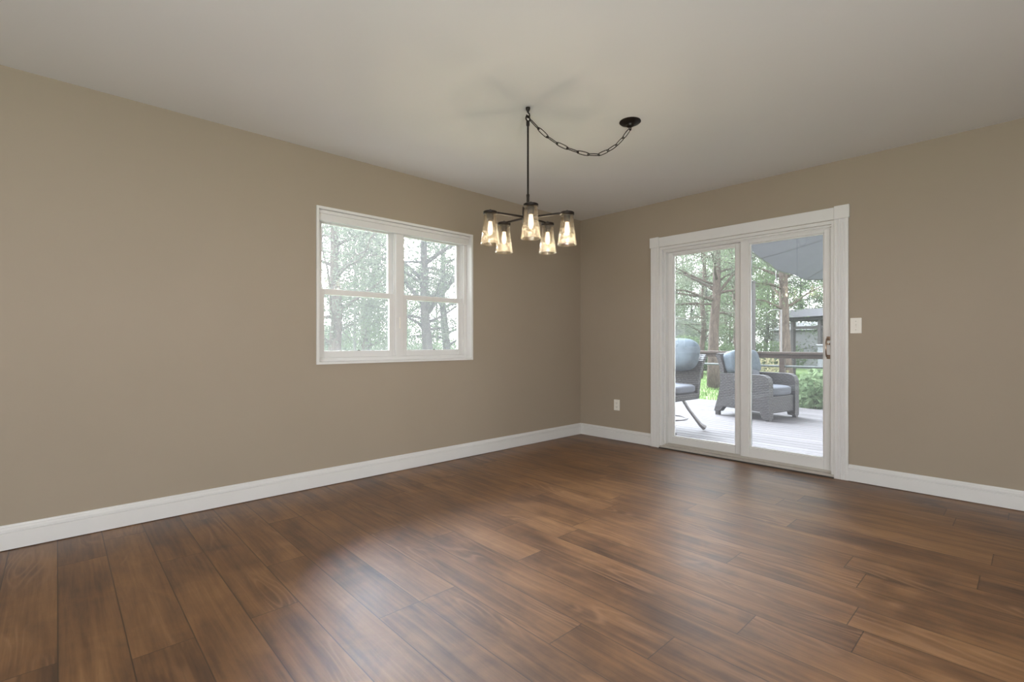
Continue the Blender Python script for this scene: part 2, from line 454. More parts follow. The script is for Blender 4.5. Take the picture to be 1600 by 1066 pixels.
# rolled shade cassette across the head, stepped moulding above
b = MB()
b.box(wx0 + .004, wx1 - .004, .028, .066, 1.945, wz1 - .012, .004)
b.box(wx0 + .004, wx1 - .004, .014, .040, wz1 - .026, wz1 - .001, .003)
b.build('shade_cassette', 'vinyl', win)
b = MB(); b.box(xm - .0045, xm + .0045, .050, .0625, 1.20, 1.23, .002).box(xm - .006, xm + .006, .056, .0635, 1.165, 1.255, .002)
b.build('sash_lock', 'plate', win)
zmeet = 1.43
for ux0, ux1 in ((wx0 + .032, xm - .036), (xm + .036, wx1 - .032)):
    # upper sash (outer track)
    st = .040
    b = MB()
    y0, y1 = .121, .148
    b.box(ux0, ux0 + st, y0, y1, zmeet - .02, 1.99, .003).box(ux1 - st, ux1, y0, y1, zmeet - .02, 1.99, .003)
    b.box(ux0 + st, ux1 - st, y0, y1, 1.945, 1.99, .003).box(ux0 + st, ux1 - st, y0, y1, zmeet - .02, zmeet + .016, .003)
    us = b.build('upper_sash', 'vinyl', win)
    MB().box(ux0 + st, ux1 - st, .132, .136, zmeet + .016, 1.945).build('glass_pane', 'glass', us)
    # lower sash (inner track)
    b = MB()
    y0, y1 = .087, .115
    st = .046
    zb = wz0 + .028
    b.box(ux0, ux0 + st, y0, y1, zb, zmeet + .02, .003).box(ux1 - st, ux1, y0, y1, zb, zmeet + .02, .003)
    b.box(ux0 + st, ux1 - st, y0, y1, zb, zb + .050, .003).box(ux0 + st, ux1 - st, y0 - .004, y1, zmeet - .022, zmeet + .02, .003)
    ls = b.build('lower_sash', 'vinyl', win)
    MB().box(ux0 + st, ux1 - st, .098, .102, zb + .050, zmeet - .022).build('glass_pane', 'glass', ls)
    cx = (ux0 + ux1) / 2
    MB().box(cx - .012, cx + .012, y0 - .010, y0 + .001, zb + .050, zb + .056, .002).build('sash_lift', 'rubber', ls)
    MB().box(ux0, ux1, .1555, .1562, zb, 1.99).build('insect_haze_screen', 'screen', win)  # full-height screen, its film adds haze over the view

# ------------------------------------------------------------------ sliding patio door in the right wall
# root mesh: fixed jamb lining of the opening
b = MB()
b.box(.0, .165, dy0 - .001, dy0 + .022, .0, dz1).box(.0, .165, dy1 - .022, dy1 + .001, .0, dz1).box(.0, .165, dy0 + .022, dy1 - .022, dz1 - .025, dz1)
door = structure(b.build('door_1', 'trim'))
# casing: plain legs, fluted face, head board and corner blocks
def casing_leg(y0, y1):
    prof = []
    w = y1 - y0; n = 5
    pts = [(0, y0), (-.017, y0)]
    for k in range(n):
        a = y0 + .014 + (w - .028) * k / n; c = y0 + .014 + (w - .028) * (k + 1) / n
        pts += [(-.019, a), (-.019, a + (c - a) * .45), (-.0155, a + (c - a) * .60), (-.0155, c - (c - a) * .15)]
    pts += [(-.019, y1 - .010), (-.017, y1), (0, y1)]
    MB().prism(pts, 'z', .002, 1.992).build('casing', 'trim', door)
casing_leg(-2.582, -2.49); casing_leg(-1.0, -.908)
MB().box(-.019, 0, -2.49, -1.0, 1.992, 2.085, .003).build('head_casing', 'trim', door)
for y0, y1 in ((-2.590, -2.4905), (-.9995, -.900)):
    MB().box(-.025, 0, y0, y1, 1.990, 2.092, .003).build('corner_block', 'trim', door)
# unit frame
b = MB()
b.box(.045, .160, dy0 + .022, dy0 + .040, .03, 1.965, .002).box(.045, .160, dy1 - .040, dy1 - .022, .03, 1.965, .002)
b.box(.045, .160, dy0 + .040, dy1 - .040, 1.940, 1.965, .002)
b.box(.030, .046, dy0 + .022, dy1 - .022, 1.950, 1.966, .002)
b.build('door_frame', 'vinyl', door)
b = MB(); b.box(-.012, .165, dy0 + .001, dy1 - .001, 0.001, .026, .004).box(.045, .052, dy0 + .03, dy1 - .03, .026, .042).box(.088, .095, dy0 + .03, dy1 - .03, .026, .042).box(.135, .165, dy0 + .03, dy1 - .03, .026, .045)
b.build('sill_track', 'sill', door)
MB().box(-.020, -.0125, dy0 + .001, dy1 - .001, .0005, .010).build('threshold_gap', 'rubber', door)
def panel(name, x0, x1, y0, y1, g0, g1, zb, zt):
    b = MB()
    b.box(x0, x1, y0, g0, .040, 1.945, .003).box(x0, x1, g1, y1, .040, 1.945, .003)
    b.box(x0, x1, g0, g1, .040, zb, .003).box(x0, x1, g0, g1, zt, 1.945, .003)
    b.box(x0 + .014, x1 - .008, g0, g0 + .010, zb, zt).box(x0 + .014, x1 - .008, g1 - .014, g1, zb, zt)
    b.box(x0 + .014, x1 - .008, g0 + .01, g1 - .014, zb, zb + .010).box(x0 + .014, x1 - .008, g0 + .01, g1 - .014, zt - .010, zt)
    p = b.build(name, 'vinyl', door)
    xm_ = (x0 + x1) / 2
    MB().box(xm_ - .001, xm_ + .005, g0 + .01, g1 - .014, zb + .01, zt - .01).build('glass_pane', 'glass', p)
    return p
fixed = panel('fixed_panel', .096, .134, -1.800, dy1 - .040, -1.700, -1.085, .108, 1.915)
slide = panel('sliding_panel', .053, .087, dy0 + .040, -1.760, -2.405, -1.832, .125, 1.915)
MB().box(.1335, .1365, -1.690, -1.095, .118, 1.905).build('insect_haze_screen', 'doorscreen', fixed)  # screen added on the fixed side to haze the view outside
b = MB().box(.142, .1425, -2.44, -1.80, .06, 1.93)
b.build('insect_haze_screen', 'doorscreen', door)
b = MB().box(.138, .147, -1.826, -1.800, .05, 1.94, .002).box(.138, .147, -2.445, -2.425, .05, 1.94, .002)
b.build('screen_frame', 'greybox', door)
# D-pull
b = MB()
pts = [(.053, -2.437, 1.005 + .072), (.020, -2.437, 1.005 + .072)] + [(.012 - .034 * math.sin(math.pi * k / 12), -2.437, 1.005 + .072 * math.cos(math.pi * k / 12)) for k in range(1, 12)] + [(.020, -2.437, 1.005 - .072), (.053, -2.437, 1.005 - .072)]
b.tube(pts, .0055, 8)
b.build('door_handle', 'bronze_soft', slide, True)
for z in (.072, -.072):
    MB().box(.048, .054, -2.450, -2.424, 1.005 + z - .016, 1.005 + z + .016, .002).build('handle_plate', 'bronze_soft', slide)
MB().lathe([(0, -.006), (.012, -.006), (.012, .006), (0, .006)], (.046, -2.437, 1.035), 12).build('thumb_latch', 'bronze_soft', slide, True)

# ------------------------------------------------------------------ switch and outlet on the right wall
t = thing('light_switch', (0, -2.628, 1.173), 'small white light switch on the tan wall, just right of the patio door', 'light switch')
MB().box(-.006, 0, -.036, .036, -.058, .058, .003).build('cover_plate', 'plate', t)
MB().box(-.009, -.005, -.006, .006, -.013, .013, .001).box(-.016, -.006, -.0035, .0035, .000, .010, .001).build('toggle', 'plate', t)
for z in (.032, -.032):
    MB().box(-.0068, -.0055, -.003, .003, z - .003, z + .003).build('screw', 'sill', t)
t = thing('wall_outlet', (0, -.494, .377), 'white electrical outlet low on the tan wall, between room corner and patio door', 'outlet')
MB().box(-.006, 0, -.036, .036, -.058, .058, .003).build('cover_plate', 'plate', t)
for z in (.021, -.021):
    r = MB().box(-.0085, -.005, -.017, .017, z - .014, z + .014, .003).build('socket', 'plate', t)
    MB().box(-.0092, -.008, -.0085, -.006, z - .003, z + .006).box(-.0092, -.008, .006, .0085, z - .003, z + .005).box(-.0092, -.008, -.002, .002, z - .010, z - .006).build('slots', 'slot', r)

# ------------------------------------------------------------------ chandelier
ch = thing('chandelier', (-2.34, -1.49, H), 'dark bronze five-light chandelier with amber glass shades and swagged chain', 'chandelier')
# ceiling swag hook
b = MB()
b.lathe([(0, 0), (.013, 0), (.013, -.010), (.008, -.022), (.005, -.030), (0, -.030)], (0, 0, 0), 16)
b.tube([(.0, 0, -.028), (.011, .0, -.034), (.014, 0, -.045), (.010, 0, -.056), (.0, 0, -.060), (-.009, 0, -.054), (-.011, 0, -.046)], .004, 8)
b.build('ceiling_hook', 'bronze', ch, True)
b = MB()
b.tube([(.016 * math.cos(a), 0, -.066 + .016 * math.sin(a)) for a in [2 * math.pi * k / 16 for k in range(16)]], .0042, 8, closed=True)
b.lathe([(0, -.078), (.010, -.080), (.010, -.105), (.0065, -.112), (0, -.112)], (0, 0, 0), 14)
b.build('loop', 'bronze', ch, True)
MB().lathe([(0, -.104), (.0058, -.104), (.0058, -.52), (0, -.52)], (0, 0, 0), 12).build('rod', 'bronze', ch, True)
MB().lathe([(0, -.515), (.009, -.515), (.0095, -.525), (.0085, -.530), (.0085, -.575), (.011, -.580), (.011, -.592), (0, -.592)], (0, 0, 0), 14).build('coupling', 'bronze', ch, True)
MB().lathe([(0, -.588), (.030, -.588), (.034, -.594), (.034, -.680), (.030, -.690), (.014, -.696), (.010, -.708), (0, -.712)], (0, 0, 0), 24).build('hub', 'bronze', ch, True)
RA = .234
for k in range(5):
    a = R(229 + 72 * k); ca, sa = math.cos(a), math.sin(a)
    ex, ey = RA * ca, RA * sa
    za = -.652
    b = MB()
    m = Matrix.Rotation(a, 4, 'Z') @ Matrix.Translation((0, 0, za)) @ Matrix.Rotation(R(-3.0), 4, 'Y')
    b.box(.030, RA + .012, -.0055, .0055, -.006, .006, .002, mat=m)
    arm = b.build('arm', 'bronze', ch)
    zt = za + .012
    b = MB()
    b.lathe([(0, .014), (.005, .014), (.005, .004), (.036, .003), (.041, 0), (.041, -.012), (.037, -.014), (.019, -.014), (.019, -.046), (.016, -.056), (0, -.056)], (ex, ey, zt), 24)
    b.build('socket_cap', 'bronze', arm, True)
    # tapered seeded-glass shade with a ridge two thirds down and a rolled lip
    prof = [(.0355, -.012), (.0365, -.020), (.0385, -.050), (.0430, -.095), (.0472, -.121), (.0505, -.125), (.0485, -.130), (.0520, -.160), (.0545, -.178), (.0560, -.184), (.0555, -.188),
            (.0530, -.187), (.0515, -.178), (.0490, -.160), (.0455, -.129), (.0445, -.122), (.0400, -.095), (.0355, -.050), (.0340, -.020), (.0335, -.012)]
    MB().lathe(prof, (ex, ey, zt), 32, closed=True).build('lamp_shade', 'seeded', arm, 'all')
    MB().lathe([(0, -.054), (.011, -.055), (.0115, -.064), (.0135, -.078), (.0155, -.094), (.0155, -.108), (.012, -.124), (.006, -.133), (0, -.135)], (ex, ey, zt), 18).build('bulb', 'bulb', arm, 'all')
    pd = bpy.data.lights.new('bulb_light', 'POINT'); pd.energy = 2.4; pd.color = (1, .93, .82); pd.shadow_soft_size = 0
    po = bpy.data.objects.new('bulb_light', pd); COL.objects.link(po); po.parent = ch; po.location = (ex, ey, zt - .163)
# canopy plate on the ceiling, chain in a swag between hook and canopy
cxy = Vector((.60, -.31, 0))
MB().lathe([(0, 0), (.066, 0), (.067, -.004), (.060, -.010), (.045, -.013), (.040, -.017), (.026, -.019), (.022, -.030), (.012, -.034), (0, -.034)], cxy, 32).build('canopy', 'bronze', ch, True)
MB().tube([cxy + Vector((.010 * math.cos(q), .0, -.042 + .012 * math.sin(q))) for q in [2 * math.pi * k / 14 for k in range(14)]], .0035, 8, closed=True).build('canopy_loop', 'bronze', ch, True)
S = [(0.02, -.070), (.10, -.118), (.20, -.170), (.32, -.206), (.44, -.226), (.555, -.237), (.64, -.240), (.71, -.226), (.80, -.190), (.88, -.148), (.945, -.098), (.992, -.052)]
def swag(u):
    for (a, za), (c, zc) in zip(S, S[1:]):
        if u <= c or c == S[-1][0]:
            k = max(0, min(1, (u - a) / (c - a))); return cxy * u + Vector((0, 0, za + (zc - za) * k))
path = [swag(.02 + .972 * i / 200) for i in range(201)]
# smooth the sampled curve
for _ in range(40):
    path = [path[0]] + [(path[i - 1] + path[i] * 2 + path[i + 1]) / 4 for i in range(1, 200)] + [path[-1]]
arc = [0]
for i in range(200): arc.append(arc[-1] + (path[i + 1] - path[i]).length)
NL = 11; step = arc[-1] / NL; ll = step * 1.17
def along(sv):
    for i in range(200):
        if arc[i + 1] >= sv: return path[i].lerp(path[i + 1], (sv - arc[i]) / max(1e-9, arc[i + 1] - arc[i]))
    return path[-1]
for i in range(NL):
    p0 = along(max(0, i * step)); p1 = along(min(arc[-1], (i + 1) * step))
    c = (p0 + p1) / 2; tdir = (p1 - p0).normalized()
    side = tdir.cross(Vector((0, 0, 1))).normalized(); nrm = side.cross(tdir)
    w = (nrm * .80 + side * .60) if i % 2 else (side * .60 - nrm * .80)
    w.normalize()
    pts = []
    hw, hl = .0095, ll / 2
    for k in range(20):
        q = 2 * math.pi * k / 20
        cq, sq = math.cos(q), math.sin(q)
        pts.append(c + tdir * hl * math.copysign(abs(cq) ** .8, cq) + w * hw * math.copysign(abs(sq) ** .7, sq))
    MB().tube(pts, .0026, 6, closed=True).build('chain_link', 'bronze', ch, True)

# ------------------------------------------------------------------ fill lamps added behind the camera, out of view, heads tipped up at the ceiling
def make_fill_uplighter(x, y, label):
    t = thing('fill_uplighter', (x, y, 0), label, 'added fill lamp', 'added fill uplighters', rz=R(46.9))
    MB().lathe([(0, 0), (.15, 0), (.15, .018), (.03, .03), (0, .03)], (0, 0, 0), 28).build('base', 'bronze', t, True)
    MB().tube([(0, 0, .025), (0, 0, .86)], .012, 12).build('pole', 'bronze', t, True)
    m = Matrix.Translation((0, 0, .88)) @ Matrix.Rotation(R(42), 4, 'Y')
    b = MB().lathe([(0, 0), (.05, 0), (.05, .03), (.30, .12), (.31, .12), (.31, .115), (.06, .018), (0, .014)], (0, 0, 0), 32)
    bmesh.ops.transform(b.bm, matrix=m, verts=b.bm.verts)
    b.build('lamp_shade', 'plate', t, True)
    d = bpy.data.lights.new('fill_light', 'AREA'); d.shape = 'DISK'; d.size = .56; d.energy = 57; d.color = (.95, .98, 1.0)  # added fill light, aimed up to lift ceiling and walls
    o = bpy.data.objects.new('fill_light', d); COL.objects.link(o); o.parent = t
    o.matrix_local = m @ Matrix.Translation((0, 0, .118)) @ Matrix.Rotation(R(180), 4, 'X')
make_fill_uplighter(-5.75, -3.95, 'white-bowled unseen fill uplighter added behind the camera, nearer the window wall')
make_fill_uplighter(-4.75, -4.95, 'white-bowled unseen fill uplighter added behind the camera, farther from the window wall')

# ------------------------------------------------------------------ outside: deck, lawn
DZ = -.06
b = MB()
x = WT + .01
while x < 4.68:
    b.box(x, x + .136, -7.5, 2.4, DZ - .03, DZ, .004, 1); x += .145
structure(b.build('deck', 'deck'))
structure(MB().box(.2, 4.7, -7.4, 2.3, DZ - .30, DZ - .035).build('deck_base', 'darkwood'))
structure(MB().box(-30, 75, -40, 70, -.75, -.45).build('lawn', 'lawn'))

rnd = random.Random(7)
def blades(name, region, n, h, mat, zb=-.45, w=.012):
    vs, fs = [], []
    for i in range(n):
        x, y = region(rnd)
        a = rnd.uniform(0, 6.283); hh = h * rnd.uniform(.5, 1.2); ww = w * rnd.uniform(.7, 1.4)
        dx, dy = math.cos(a) * ww, math.sin(a) * ww
        lx, ly = rnd.uniform(-.4, .4) * hh, rnd.uniform(-.4, .4) * hh
        k = len(vs)
        vs += [(x - dx, y - dy, zb), (x + dx, y + dy, zb), (x + lx * .4 + dx * .7, y + ly * .4 + dy * .7, zb + hh * .6), (x + lx * .4 - dx * .7, y + ly * .4 - dy * .7, zb + hh * .6), (x + lx, y + ly, zb + hh)]
        fs += [(k, k + 1, k + 2, k + 3), (k + 3, k + 2, k + 4)]
    me = bpy.data.meshes.new(name); me.from_pydata(vs, [], fs)
    return link(name, me, mat)
def reg(r):
    x = 4.75 + 13 * r.random() ** 1.8
    return x, -4.5 + (.9 * x + 6.5) * r.random()
tag(blades('grass', reg, 26000, .13, 'grass', w=.011), 'green grass growing on the lawn beyond the deck', 'grass', kind='stuff')

def leaf_cloud(pts, size, asp, rnd, vs, fs):
    for p in pts:
        d = Vector((rnd.gauss(0, 1), rnd.gauss(0, 1), rnd.gauss(0, 1))).normalized()
        u = d.orthogonal().normalized(); u.rotate(Matrix.Rotation(rnd.uniform(0, 6.28), 3, d))
        s = size * rnd.uniform(.6, 1.3)
        a = d * s * .5; c = u * s * asp * .5
        k = len(vs); p = Vector(p)
        vs += [p - a, p + c, p + a, p - c]; fs.append((k, k + 1, k + 2, k + 3))

# ---- plants by the deck edge
def bush(name, loc, r, h, n, size, asp, mat, label, cat, group=None, seed=1):
    rd = random.Random(seed)
    o = thing(name, loc, label, cat, group)
    b = MB(); tips = []
    for i in range(9):
        a = rd.uniform(0, 6.28); q = rd.uniform(.2, .9) * r; hh = h * rd.uniform(.6, 1.0)
        tip = Vector((q * math.cos(a), q * math.sin(a), hh)); tips.append(tip)
        b.tube([(0, 0, 0), (tip.x * .4, tip.y * .4, hh * .5), tip], [.010, .008, .003], 5)
    b.build('stems', 'bark_brown', o)
    pts = []
    for i in range(n):
        while True:
            p = Vector((rd.uniform(-1, 1), rd.uniform(-1, 1), rd.uniform(-1, 1)))
            if .25 < p.length < 1: break
        pts.append((p.x * r, p.y * r, h * (.52 + .5 * p.z)))
    vs, fs = [], []; leaf_cloud(pts, size, asp, rd, vs, fs)
    me = bpy.data.meshes.new('foliage'); me.from_pydata([tuple(v) for v in vs], [], fs)
    link('foliage', me, mat, o)
    return o
bush('leafy_plant', (5.22, -.98, -.45), .42, .95, 900, .13, .5, 'leaf_green', 'low leafy green plant at the deck edge, behind the wicker armchair arm', 'plant', 'deck edge plants', 3)
bush('leafy_plant', (6.25, -.75, -.45), .42, 1.00, 1000, .13, .5, 'leaf_green', 'leafy green plant out on the lawn, behind the plant at the deck edge', 'plant', 'deck edge plants', 4)
bush('dry_shrub', (9.2, 1.45, -.45), .75, 1.15, 1200, .13, .25, 'straw', 'straw yellow mounded shrub behind the railing, beside the tall deck post', 'shrub', None, 5)

# ---- railing
t = thing('deck_railing', (4.62, 0, DZ), 'brown wooden deck railing with wide top rail and thin lower rail', 'railing')
MB().box(-.07, .07, -7.3, 2.35, .905, .945, .005).box(-.02, .02, -7.3, 2.35, .835, .905, .004).build('top_rail', 'railwood', t)
MB().tube([(0, -7.3, .70), (0, 2.35, .70)], .019, 8).build('lower_rail', 'railmetal', t, True)
for y in (-6.6, -3.7, -.63, 1.95):
    MB().box(-.04, .04, y - .04, y + .04, .0, .835, .004).build('post', 'railwood', t)
t = thing('deck_post', (4.47, -.17, DZ), 'tall square grey-brown wooden post beside the railing, seen right of the door middle', 'post')
MB().box(-.06, .06, -.06, .06, 0, 2.14, .006).box(-.075, .075, -.075, .075, 0, .12, .004).build('shaft', 'postwood', t)
MB().box(-.068, .068, -.068, .068, 2.14, 2.17, .006).build('post_cap', 'postwood', t)
t = thing('garden_pole', (8.01, .49, -.45), 'thin dark metal garden pole with hooked arm standing beyond the railing', 'pole')
b = MB(); b.tube([(0, 0, 0), (0, 0, 2.26)], .018, 8); b.build('shaft', 'metal', t, True)
MB().tube([(0, 0, 2.24), (-.03, .10, 2.27), (-.05, .22, 2.25), (-.06, .28, 2.20)], .011, 6).build('hook_arm', 'metal', t, True)

# ---- wicker armchair: local +x is the way it faces
def rotz(v, a): return Matrix.Rotation(a, 3, 'Z') @ Vector(v)
ac = thing('wicker_armchair', (3.32, -.70, DZ), 'grey wicker armchair with blue-grey back cushion on the deck, seen through the glass door', 'armchair', rz=R(-100))
side = [(-.45, .06), (-.38, .30), (-.345, .50), (-.355, .64), (-.20, .645), (.26, .645), (.335, .635), (.38, .605), (.402, .55), (.405, .42), (.405, .03), (.30, .03), (.27, .12), (-.30, .14), (-.36, .06)]
for y0, y1 in ((-.405, -.295), (.295, .405)):
    MB().prism(side, 'y', y0, y1).build('armrest', 'wicker', ac)
back = [(-.44, .12), (-.37, .30), (-.335, .50), (-.36, .74), (-.425, .91), (-.40, .945), (-.36, .935), (-.305, .76), (-.275, .50), (-.30, .30), (-.34, .12)]
MB().prism([(x + .001, z) for x, z in back if z < .6][:3] + [(-.352, .644), (-.285, .644)] + [(x + .001, z) for x, z in back if z < .6][3:], 'y', -.2945, .2945).prism([(-.352, .646), (-.36, .74), (-.425, .91), (-.40, .945), (-.36, .935), (-.305, .76), (-.285, .646)], 'y', -.40, .40).build('backrest', 'wicker', ac)
MB().box(.34, .385, -.2945, .2945, .10, .34, .012).box(-.27, .34, -.2945, .2945, .24, .34, .01).build('seat_base', 'wicker', ac)
for x, y in ((-.41, .36), (-.41, -.36), (.37, .36), (.37, -.36)):
    MB().box(x - .03, x + .03, y - .03, y + .03, 0, .07, .004).build('leg', 'wicker', ac)
MB().pillow((.075, 0, .405), (.66, .58, .15), 5.0).build('seat_cushion', 'seatcush', ac, 'all')
MB().pillow((-.235, 0, .80), (.22, .74, .38), 4.5, Matrix.Rotation(R(-14), 3, 'Y')).build('back_cushion', 'cushion', ac, 'all')
MB().pillow((-.16, 0, .60), (.17, .57, .30), 3.0, Matrix.Rotation(R(-16), 3, 'Y')).build('lumbar_cushion', 'seatcush', ac, 'all')['label'] = 'pale grey lumbar cushion'

# ---- high-backed wicker chair with splayed metal legs
hc = thing('wicker_patio_chair', (1.24, -.38, DZ), 'high-backed wicker patio chair on splayed metal legs, cut off by the left door frame', 'chair', rz=R(176))
prof = [(-.25, .42), (-.265, .55), (-.30, .70), (-.365, .84), (-.44, .93), (-.41, .955), (-.325, .87), (-.255, .72), (-.215, .55), (-.20, .42)]
MB().prism(prof, 'y', -.30, .30).build('backrest', 'wicker', hc)
MB().box(-.26, .30, -.30, .30, .40, .485, .02).build('seat_base', 'wicker', hc)
MB().pillow((.04, 0, .535), (.54, .62, .11), 5.0).build('seat_cushion', 'seatcush', hc, 'all')
MB().pillow((-.235, 0, .95), (.22, .58, .42), 3.2, Matrix.Rotation(R(-20), 3, 'Y')).build('back_cushion', 'cushion', hc, 'all')
for sx in (-1, 1):
    for sy in (-1, 1):
        pth = [(sx * .10, sy * .15, .41), (sx * .16, sy * .20, .28), (sx * .24, sy * .25, .16), (sx * .30, sy * .285, .075), (sx * .345, sy * .315, .038)]
        MB().tube(pth, [.020, .020, .021, .026, .038], 8).build('leg', 'metal', hc, True)
MB().tube([(.24 * math.cos(q), .25 * math.sin(q), .16) for q in [2 * math.pi * k / 24 for k in range(24)]], .010, 6, closed=True).build('foot_ring', 'metal', hc, True)

# ---- cantilever umbrella over the deck
um = thing('patio_umbrella', (3.08, -2.43, DZ), 'big grey patio umbrella open over the deck, top right in the door glass', 'umbrella')
rim = [(.54, -1.49, 2.08), (1.75, -1.32, 2.05), (2.91, -1.11, 2.05), (4.35, -1.05, 2.05), (5.26, -1.87, 2.05), (5.23, -3.21, 2.05), (3.85, -4.11, 2.05), (2.07, -3.95, 2.05), (.72, -2.87, 2.05)]
rim = [Vector((x - 3.08, y + 2.43, z - DZ)) for x, y, z in rim]
apex = Vector((0, 0, 2.75))
b = MB(); rows = []
for f_, lift in ((1.0, 0), (.8, .0), (.6, .0), (.4, 0), (.2, 0)):
    row = []
    for i, p in enumerate(rim):
        for h_ in (0, .5):
            q = p.lerp(rim[(i + 1) % len(rim)], h_)
            q = apex.lerp(q, f_); q.z -= math.sin(f_ * math.pi) * .06 - (.02 if h_ else 0) * f_
            row.append(b.bm.verts.new(q))
    rows.append(row)
top = b.bm.verts.new(apex)
n = len(rows[0])
for r0, r1 in zip(rows, rows[1:]):
    for k in range(n): b.bm.faces.new((r0[k], r0[(k + 1) % n], r1[(k + 1) % n], r1[k]))
for k in range(n): b.bm.faces.new((rows[-1][k], rows[-1][(k + 1) % n], top))
cn = b.build('canopy', 'umbrella', um)
sm = cn.modifiers.new('thickness', 'SOLIDIFY'); sm.thickness = .004
b = MB(); b.tube([p + Vector((0, 0, -.004)) for p in rim], .008, 5, closed=True); b.build('hem', 'metal', um)
for p in rim:
    MB().tube([apex + Vector((0, 0, -.05)), p + Vector((0, 0, .0))], .010, 6).build('rib', 'metal', um)
MB().tube([rim[2], rim[2] + Vector((0, .01, -.06)), rim[2] + Vector((0, 0, -.15))], .011, 5).build('strap', 'metal', um)
MB().tube([(0, 0, .05), (0, 0, 2.76)], .024, 12).build('pole', 'metal', um, True)
MB().lathe([(0, 0), (.28, 0), (.28, .05), (.05, .075), (.04, .20), (0, .20)], (0, 0, 0), 28).build('base', 'metal', um, True)

# ---- pavilion, shed, neighbour's house
pv = thing('garden_pavilion', (19.5, 1.2, -.45), 'dark open-sided garden pavilion with flat roof far beyond the railing', 'pavilion', rz=R(-25))
MB().box(-1.6, 1.6, -2.2, 2.2, 2.42, 2.56, .01).prism([(-1.8, 2.56), (1.8, 2.56), (1.5, 2.90), (-1.5, 2.90)], 'y', -2.4, 2.4).build('roof', 'darkroof', pv)
for x in (-1.4, 1.4):
    for y in (-2.0, -.6, .7, 2.0):
        MB().box(x - .07, x + .07, y - .07, y + .07, 0, 2.42, .005).build('post', 'darkwood', pv)
MB().box(-1.45, -1.35, -2.0, 2.0, 2.06, 2.18).box(1.35, 1.45, -2.0, 2.0, 2.06, 2.18).build('beam', 'darkwood', pv)
t = thing('storage_box', (16.9, 1.55, -.45), 'grey storage box standing in front of the garden pavilion', 'box', rz=R(-25))
MB().box(-.3, .3, -.45, .45, 0, 1.35, .02).build('body', 'greybox', t)
MB().box(-.33, .33, -.48, .48, 1.35, 1.42, .015).build('lid', 'greybox', t)
t = thing('pale_shed', (27, 2.6, -.45), 'pale garden shed standing behind the garden pavilion', 'shed', rz=R(-25))
MB().box(-1.5, 1.5, -4.5, 4.5, 0, 2.2).build('wall', 'siding', t)
MB().prism([(-1.7, 2.2), (1.7, 2.2), (0, 2.7)], 'y', -4.7, 4.7).build('roof', 'siding', t)
t = thing('neighbour_house', (24.5, 12.8, -.45), 'white neighbouring house with dark window, behind the high-backed chair', 'house', rz=R(25))
MB().box(-3, 3, -2.2, 2.2, 0, 2.55).build('wall', 'siding', t)
MB().prism([(-2.5, 2.55), (2.5, 2.55), (0, 3.3)], 'x', -3.2, 3.2).build('roof', 'siding', t)
MB().box(-3.03, -2.98, -1.9, -.4, .3, 1.6).build('window', 'darkglass', t)

# ---- trees
def tree_mesh(seed, h, r0, nbr, z0, z1, lmin, lmax, leafn, leaf, asp, lean=0.0, fork=None, droop=.1, twigs=6):
    rd = random.Random(seed)
    b = MB(); pts = []
    tr = []; x = y = 0
    for i in range(9):
        k = i / 8
        tr.append(Vector((x, y, h * k))); x += rd.gauss(0, .05) + lean * h / 8; y += rd.gauss(0, .05)
    b.tube(tr, [r0 * (1.25 if i == 0 else 1) * (1 - .85 * i / 8) + .012 for i in range(9)], 10)
    def at_z(z):
        k = min(7.999, z / h * 8); i = int(k); return tr[i].lerp(tr[i + 1], k - i)
    br = []
    for i in range(nbr):
        z = z0 + (z1 - z0) * (i + rd.random()) / nbr
        a = i * 2.4 + rd.uniform(-.5, .5)
        br.append((z, a, rd.uniform(lmin, lmax) * (1 - .55 * max(0, (z - h * .4)) / h), rd.uniform(.1, .8), r0 * .30))
    if fork: br += fork
    for z, a, L, rise, rr in br:
        p = at_z(z); d = Vector((math.cos(a), math.sin(a), rise)).normalized()
        path = [p.copy()]; q = p.copy()
        for k in range(6):
            d = (d + Vector((rd.gauss(0, .12), rd.gauss(0, .12), rd.gauss(0, .10) - droop * .5))).normalized()
            q = q + d * L / 6; path.append(q.copy())
        b.tube(path, [max(.006, rr * (1 - .14 * k)) for k in range(7)], 6)
        for k in range(twigs):
            s_ = rd.uniform(.25, 1.0) * 5.99; i = int(s_); o = path[i].lerp(path[i + 1], s_ - i)
            td = Vector((rd.gauss(0, 1), rd.gauss(0, 1), rd.gauss(0, .6))).normalized()
            tl = L * rd.uniform(.15, .35)
            mid = o + td * tl * .5 + Vector((rd.gauss(0, .04), rd.gauss(0, .04), .02)); e = o + td * tl + Vector((0, 0, -.05 * tl))
            b.tube([o, mid, e], [rr * .28, rr * .2, .004], 4)
            for j in range(leafn):
                c = o.lerp(e, rd.uniform(.15, 1.1))
                pts.append((c.x + rd.gauss(0, .19), c.y + rd.gauss(0, .19), c.z + rd.gauss(0, .17)))
    bmesh.ops.recalc_face_normals(b.bm, faces=b.bm.faces)
    mt = bpy.data.meshes.new('trunk'); b.bm.to_mesh(mt); b.bm.free()
    for p in mt.polygons: p.use_smooth = True
    vs, fs = [], []; leaf_cloud(pts, leaf, asp, rd, vs, fs)
    ml = bpy.data.meshes.new('foliage'); ml.from_pydata([tuple(v) for v in vs], [], fs)
    return mt, ml
def make_tree(meshes, bark, leaf, label, group=None, name='tree'):
    o = thing(name, (0, 0, 0), label, 'tree', group)
    t = link('trunk', meshes[0], bark, o); l = link('foliage', meshes[1], leaf, o)
    return o
def place(o, x, y, rz=0, s=1.0):
    o.location = (x, y, -.46); o.rotation_euler = (0, 0, R(rz)); o.scale = (s, s, s); return o
